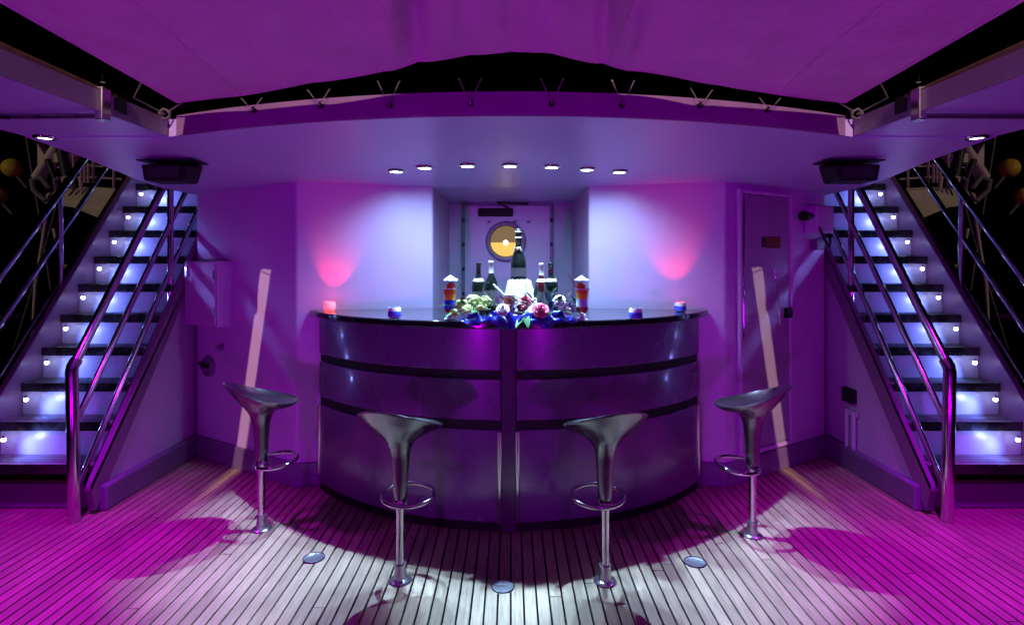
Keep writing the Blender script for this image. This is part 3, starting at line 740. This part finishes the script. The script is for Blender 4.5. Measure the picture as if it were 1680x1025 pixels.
cocktail(955, 3.04, 'red and pale cocktail with pink straw right of the flowers', [(.031,.070,M['lred']),(.0702,.112,M['lice']),(.1122,.140,M['lyel']),(.1402,.164,M['lora'])], (M['lpink'],-.075,.245), -1)
tx, td = (835-CX)/930*3.16, 3.16
tm = thing('tomato_cocktail', 'short red cocktail glass with a white garnish in front of the champagne bucket', 'cocktail', (tx,td,ZB))
MB().lathe([(.026,0),(.028,.004),(.032,.115)], (tx,td,ZB), 24).build('drink', M['tomato'], tm, smooth=50)
MB().lathe([(.029,.0),(.0345,.13),(.033,.13)], (tx,td,ZB), 24, caps=False).build('rim', M['lice'], tm, smooth=50) if False else None
MB().lathe([(.0325,.116),(.034,.130),(.032,.131),(.0005,.122)], (tx,td,ZB), 24, caps=False).build('foam', M['petalw'], tm, smooth=50)
MB().tube([(tx-.01,td,ZB+.11),(tx-.09,td+.01,ZB+.185)], .006, 8).build('straw', M['foilw'], tm, smooth=60)

# ------------------------------------------------------------------ flowers with blue satin
fl = thing('flower_arrangement', 'low arrangement of flowers and leaves on blue satin in the middle of the bar', 'flowers', (0,3.05,ZB))
rf = random.Random(11)
def satin(q, v):
    x = -.27+.62*q
    fold = lambda t: 1-2*abs((t%1)-.5)*2
    wv = .011*fold(q*7.3+v*.7)+.008*fold(q*11.7-v*1.3+.3)+.004*math.sin(q*60+v*9)
    fy = CT.y-math.sqrt(RT*RT-(x-CT.x)**2)
    env = math.sin(q*math.pi)**.5
    if v < .6:
        w = v/.6
        return Vector((x, fy+.20-.19*w+.012*math.sin(q*23+v*4), ZB+.004+(.030*w+wv*(.4+.9*w))*env))
    w = (v-.6)/.4
    return Vector((x+.01*math.sin(q*19)*w, fy+.01-.030*math.sin(w*math.pi*.62)-.006*fold(q*9.1)*w, ZB+.034*env*(1-w)-.042*w*env*(.5+.5*fold(q*3.2+.2))+wv*(1-.4*w)*env))
MB().surf(200, 44, satin).build('satin', M['satin'], fl, smooth=40, solid=.002)
for k in range(5):           # ribbon loops with shiny edges
    x = -.20+.11*k+rf.uniform(-.02,.02); a = rf.uniform(-.5,.5)
    def lp(q, v, x=x, a=a, k=k):
        t = q*math.pi*1.25-.35; r = .028+.01*math.sin(k*2.1)
        return Vector((x+math.sin(a)*r*math.cos(t)*1.7+(v-.5)*.042*math.cos(a), 2.965+.02*math.sin(k)+.02*math.cos(t)-(v-.5)*.03*math.sin(a)+.06*(x/.3)**2, ZB+.016+r*math.sin(t)*1.0))
    MB().surf(16, 5, lp).build('satin_loop', M['satin'], fl, smooth=70, solid=.0015)
def leaf(c, dirv, L_, W, m, name='leaf', curl=.25, n=7):
    d = Vector(dirv).normalized(); sd = d.cross(Vector((0,0,1)));
    if sd.length < .01: sd = Vector((1,0,0))
    sd.normalize(); up = sd.cross(d)
    vs = []; fs = []
    for i in range(n):
        t = i/(n-1); w = W*math.sin(math.pi*min(1, t*.94+.06))**.8*(1-.25*t)
        b = Vector(c)+d*L_*t-Vector((0,0,1))*curl*L_*t*t
        vs += [b-sd*w+up*w*.25, b, b+sd*w+up*w*.25]
    for i in range(n-1):
        a = i*3; fs += [(a,a+1,a+4,a+3),(a+1,a+2,a+5,a+4)]
    return MB().add(vs, fs).build(name, m, fl, smooth=80)
def cl(px, py, d): return PX(px, py, d)
# lime hydrangea heads on the left
def floret_head(c, r, n, m, name):
    mb = MB()
    for i in range(n):
        u = rf.uniform(-.2,1); th = rf.uniform(0,2*math.pi); q = math.sqrt(max(0,1-u*u))
        nrm = Vector((q*math.cos(th), q*math.sin(th), u)); p = Vector(c)+nrm*r*rf.uniform(.85,1.05)
        a = nrm.orthogonal().normalized(); b = nrm.cross(a); ro = rf.uniform(0,1.5); sz = r*.30
        for k in range(4):
            f = ro+k*math.pi/2; e = a*math.cos(f)+b*math.sin(f); g = a*-math.sin(f)+b*math.cos(f)
            mb.add([p, p+e*sz*.6+g*sz*.42+nrm*sz*.15, p+e*sz+nrm*sz*.22, p+e*sz*.6-g*sz*.42+nrm*sz*.15], [(0,1,2,3)])
    mb.build(name, m, fl, smooth=30)
for px, py, d, r in ((757,503,3.05,.042),(776,497,3.10,.044),(797,498,3.12,.040),(746,516,3.0,.030),(768,511,3.0,.036),(790,507,3.02,.032)):
    floret_head(cl(px,py,d), r, 60, M['lime'], 'hydrangea')
for px, py, d, r in ((790,493,3.16,.026),(760,497,3.12,.024)):
    floret_head(cl(px,py,d), r, 36, M['petalw'], 'hydrangea')
def rose(c, r, m, face=(0,-.8,.6)):
    f = Vector(face).normalized(); a = f.orthogonal().normalized(); b = f.cross(a); mb = MB()
    for ring, (rad_, ht, n, sz) in enumerate(((.12,.55,3,.30),(.30,.48,4,.40),(.55,.34,5,.55),(.85,.12,6,.62))):
        for k in range(n):
            th = 2*math.pi*(k+.5*(ring%2))/n; e = a*math.cos(th)+b*math.sin(th); g = a*-math.sin(th)+b*math.cos(th)
            vs = []; fs = []
            for j in range(5):
                for i in range(5):
                    u = i/4*2-1; v = j/4
                    vs.append(Vector(c)+e*r*(rad_*(.5+.5*v)+.10*v*v-.12*u*u*v)+g*r*sz*u*(.55+.45*math.sin(v*math.pi*.7))*1.15+f*r*(ht*v+.08-.12*u*u*v))
            for j in range(4):
                for i in range(4): q = j*5+i; fs.append((q,q+1,q+6,q+5))
            mb.add(vs, fs)
    mb.build('rose', m, fl, smooth=60, solid=.0008)
rose(cl(887,510,2.98), .046, M['petalp'])
rose(cl(825,509,2.96), .036, M['petalw']); rose(cl(918,494,3.1), .036, M['petalw']); rose(cl(932,509,3.02), .032, M['petalw'])
rose(cl(862,494,3.08), .034, M['petald']); rose(cl(856,505,3.03), .028, M['petald'])
for px, py, d, dv, L_, W, mm in (
    (862,520,2.97,(-.5,-.6,-.4),.075,.018,'leaf'),(860,518,2.97,(.2,-.7,-.5),.07,.018,'leaf'),(855,522,2.97,(-.2,-.8,-.7),.06,.016,'leaf'),(873,520,2.98,(.7,-.4,-.2),.07,.016,'leaf'),
    (878,492,3.14,(.2,-.2,.9),.07,.018,'leaf'),(872,494,3.14,(-.5,-.2,.7),.06,.018,'leaf'),
    (745,508,3.02,(-.8,-.2,.3),.07,.016,'leaf'),(752,515,3.0,(-.7,-.5,-.1),.07,.016,'leaf'),(800,497,3.15,(-.3,-.2,1),.075,.012,'petalw'),(812,500,3.1,(-.6,-.1,.8),.07,.010,'petalw'),
    (820,500,3.08,(.3,-.1,1),.065,.011,'petalw'),(816,503,3.04,(-.1,-.4,.9),.06,.012,'petalw'),(840,506,3.04,(.8,-.4,.4),.06,.012,'petalw'),
    (905,505,3.06,(.5,-.2,.7),.09,.017,'leafd'),(912,504,3.06,(.8,-.3,.45),.09,.018,'leafd'),(900,500,3.1,(-.2,-.2,.9),.075,.016,'leafd'),(925,508,3.04,(.9,-.3,.2),.09,.017,'leafd'),(920,515,3.0,(.6,-.7,.1),.08,.016,'leafd'),
    (895,516,3.0,(.3,-.8,.1),.06,.015,'leafd'),(935,503,3.1,(.6,.1,.7),.07,.015,'leafd'),(905,495,3.14,(.3,.1,.9),.08,.016,'leafd'),
    (850,500,3.08,(-.5,-.5,.5),.06,.012,'petald'),(846,504,3.04,(-.8,-.5,.1),.055,.011,'petald'),(856,506,3.02,(.1,-.9,.2),.05,.011,'petald'),(872,500,3.05,(.6,-.5,.5),.05,.011,'petald'),
    (930,495,3.12,(.3,-.3,.8),.06,.012,'petalw'),(915,491,3.15,(-.4,-.2,.8),.055,.012,'petalw'),(940,515,3.02,(.7,-.6,.1),.055,.012,'petalw'),(785,515,2.99,(-.4,-.8,.2),.06,.014,'leaf'),(800,512,3.0,(.2,-.8,.3),.05,.013,'leaf')):
    leaf(cl(px,py-4,d), dv, L_*1.25, W*1.3, M[mm])

for k in range(64):
    q = rf.random(); px = 746+202*q; py = 497+20*rf.random()-6*math.sin(q*3.1)
    d = 3.0+.14*rf.random()
    th = rf.uniform(-1.3,1.3); dv = (math.sin(th), -rf.uniform(.1,.8), math.cos(th)*.8+rf.uniform(-.2,.2))
    mm = ('leaf','leaf','petalw','lime')[rf.randrange(4)] if q < .45 else ('leafd','leafd','leaf','petalw','petald')[rf.randrange(5)]
    leaf(cl(px,py,d), dv, rf.uniform(.04,.085), rf.uniform(.008,.016), M[mm])
for k in range(16):
    q = rf.random(); floret_head(cl(800+140*q, 496+16*rf.random(), 3.0+.1*rf.random()), rf.uniform(.010,.017), 14, M[('petalw','petalp','petald','petalw')[k%4]], 'blossom')

# ------------------------------------------------------------------ upper deck and gear seen beyond the staircases
for s, nm in ((1,'left'), (-1,'right')):
    px0 = lambda px, py, d: PX(px, py, d)
    ubx = thing('upper_deck_wing', f'cream upper deck wing in warm light behind the {nm} staircase', 'deck wing', (-4.3*s,6.1,1.9), 'cream deck wings beyond the staircases')
    A = [PX(72,334,6.0),PX(118,340,5.9),PX(172,362,5.6),PX(222,352,5.6),PX(225,312,5.6),PX(150,306,6.0),PX(95,310,6.1),PX(75,318,6.1)]
    wing = MB(); n = len(A)
    wing.add(A+[p+Vector((-.1,.5,.02)) for p in A], [tuple(range(n))]+[tuple(range(n,2*n))[::-1]]+[(i,n+i,n+(i+1)%n,(i+1)%n) for i in range(n)])
    wing.build('box', M['cream'], ubx, sx=s, bevel=.01)
    for k in range(4):
        p = PX(92+k*14, 312, 5.9); MB().tube([p, p+Vector((0,-.02,.10+.03*(k%2))), p+Vector((.05,-.02,.13))], .018, 8).build('fitting', M['cream'] if k%2 else M['skirt'], ubx, sx=s, smooth=60)
    MB().tube([PX(75,330,5.95),PX(55,312,5.95),PX(52,296,5.95),PX(66,290,5.95),PX(80,308,5.95)], .025, 8).build('bollard_hoop', M['rope'], ubx, sx=s, smooth=60)
    for k in range(3):
        p = PX(133+k*6, 300, 5.85); MB().tube([p, PX(133+k*6, 268, 5.85)], .012, 6).build('stanchion', M['cream'], ubx, sx=s, smooth=60)
    for k in range(3):
        z_ = .10+.12*k
        MB().tube([PX(222,312,5.7)+Vector((0,0,z_)), PX(150,306,6.05)+Vector((0,0,z_)), PX(90,308,6.2)+Vector((0,0,z_))], .010, 6).build('guard_rail', M['cream'], ubx, sx=s, smooth=60)
    for k in range(5):
        p = PX(222,312,5.7).lerp(PX(90,308,6.2), k/4); MB().tube([p, p+Vector((0,0,.42))], .013, 6).build('stanchion', M['cream'], ubx, sx=s, smooth=60)
    MB().tube([PX(170,362,5.7)+Vector((0,.1,0)), PX(176,480,5.9), PX(186,700,6.0)], .035, 10).build('support_leg', M['dark'], ubx, sx=s, smooth=60)
    hull = thing('dark_hull', f'dark hull side of a boat lying beyond the {nm} staircase', 'boat', (-6.5*s,8.5,-1.5), 'dark hulls beyond the staircases')
    HP = [(-11,7.0,-1.5),(-3.4,9.6,-1.5),(-3.4,9.8,.55),(-11,6.9,.75)]
    MB().add([Vector(p) for p in HP]+[Vector(p)+Vector((.3,1.6,0)) for p in HP], [(0,1,2,3),(7,6,5,4),(0,4,5,1),(1,5,6,2),(2,6,7,3),(3,7,4,0)]).build('hull', M['hullm'], hull, sx=s, bevel=.03)
    MB().tube([Vector(HP[2])+Vector((0,-.03,.01)), Vector(HP[3])+Vector((0,-.03,.01))], .035, 8).build('rubbing_strake', M['cream'], hull, sx=s, smooth=60)
    for k in range(6):
        p = Vector(HP[2]).lerp(Vector(HP[3]), .04+k*.15); MB().tube([p, p+Vector((0,.1,.75))], .016, 6).build('stanchion', M['steel'], hull, sx=s, smooth=60)
    MB().tube([Vector(HP[2])+Vector((0,.1,.75)), Vector(HP[3])+Vector((0,.1,.75))], .014, 6).build('guard_rail', M['steel'], hull, sx=s, smooth=60)
    for k, (pa, pb) in enumerate((((40,215,6.5),(95,560,6.4)),((118,240,6.4),(30,540,6.6)))):
        a_, b_2 = PX(*pa), PX(*pb)
        w_ = thing('rigging_wire', f'{("steep","slanting")[k]} thin rigging wire crossing the dark behind the {nm} stair railing', 'wire', Vector((b_2.x*s,b_2.y,b_2.z)), 'rigging wires beyond the staircases')
        MB().tube([a_+(a_-b_2)*.3, a_.lerp(b_2,.5)+Vector((.02,0,-.03)), b_2+(b_2-a_)*.6], .007, 6).build('wire', M['rope'], w_, sx=s, smooth=60)
    dv = thing('boat_davit', f'pale boat crane with crossed beams above the {nm} deck wing', 'boat crane', (-4.8*s,6.3,2.2), 'boat cranes beyond the staircases')
    T = [PX(60,234,6.3),PX(78,262,6.3),PX(64,296,6.3),PX(61,280,6.3)]
    fin = MB().add(T+[p+Vector((0,.10,0)) for p in T], [(0,1,2,3),(7,6,5,4),(0,4,5,1),(1,5,6,2),(2,6,7,3),(3,7,4,0)])
    fin.build('fin', M['cream'], dv, sx=s, bevel=.01)
    MB().tube([PX(58,292,6.2),PX(92,240,6.2),PX(100,225,6.2)], .045, 10).build('boom', M['cream'], dv, sx=s, smooth=50)
    MB().tube([PX(78,262,6.15),PX(95,305,6.15)], .03, 8).build('strut', M['dark'], dv, sx=s, smooth=50)
    MB().tube([PX(100,240,6.1),PX(112,300,6.1)], .05, 8).build('ram', M['dark'], dv, sx=s, smooth=50)
    MB().lathe([(.12,-.05),(.12,.05)], PX(110,262,6.2), 12).build('drum', M['cream'], dv, sx=s, smooth=40)
    for (px, py, r, lab) in ((20,276,.105,f'upper yellow buoy hanging beyond the {nm} staircase'), (-4,322,.095,f'lower yellow buoy beyond the {nm} staircase, cut by the picture edge')):
        c = PX(px, py, 6.6); cw = Vector((c.x*s, c.y, c.z))
        b = thing('yellow_buoy', lab, 'buoy', cw-Vector((0,0,r)), 'yellow buoys')
        MB().ball(c, r, 14, 1.05).build('float', M['yellow'], b, sx=s, smooth=60)
        MB().tube([c+Vector((.05,0,-r*.8)), c+Vector((.17,0,-r*2.2))], .014, 6).build('rope', M['rope'], b, sx=s, smooth=60)
    for j, (pts, lab) in enumerate(((((78,345,6.0),(58,470,6.0),(53,560,6.0)),f'long thin mooring pole nearest the {nm} edge of the picture'), (((88,375,5.9),(105,450,5.9),(118,560,5.9)),f'leaning thin mooring pole next to the {nm} stair railing'))):
        P3 = [PX(*p) for p in pts]; base = P3[-1]+(P3[-1]-P3[-2]).normalized()*2.2
        b = thing('mooring_pole', lab, 'pole', Vector((base.x*s, base.y, base.z)), 'thin poles beyond the staircases')
        MB().tube(P3+[base], .016, 8).build('pole', M['cream'], b, sx=s, smooth=60)
        if j: MB().tube([PX(97,437,5.9),PX(128,437,5.9)], .022, 8).build('crossbar', M['yellow'], b, sx=s, smooth=60)
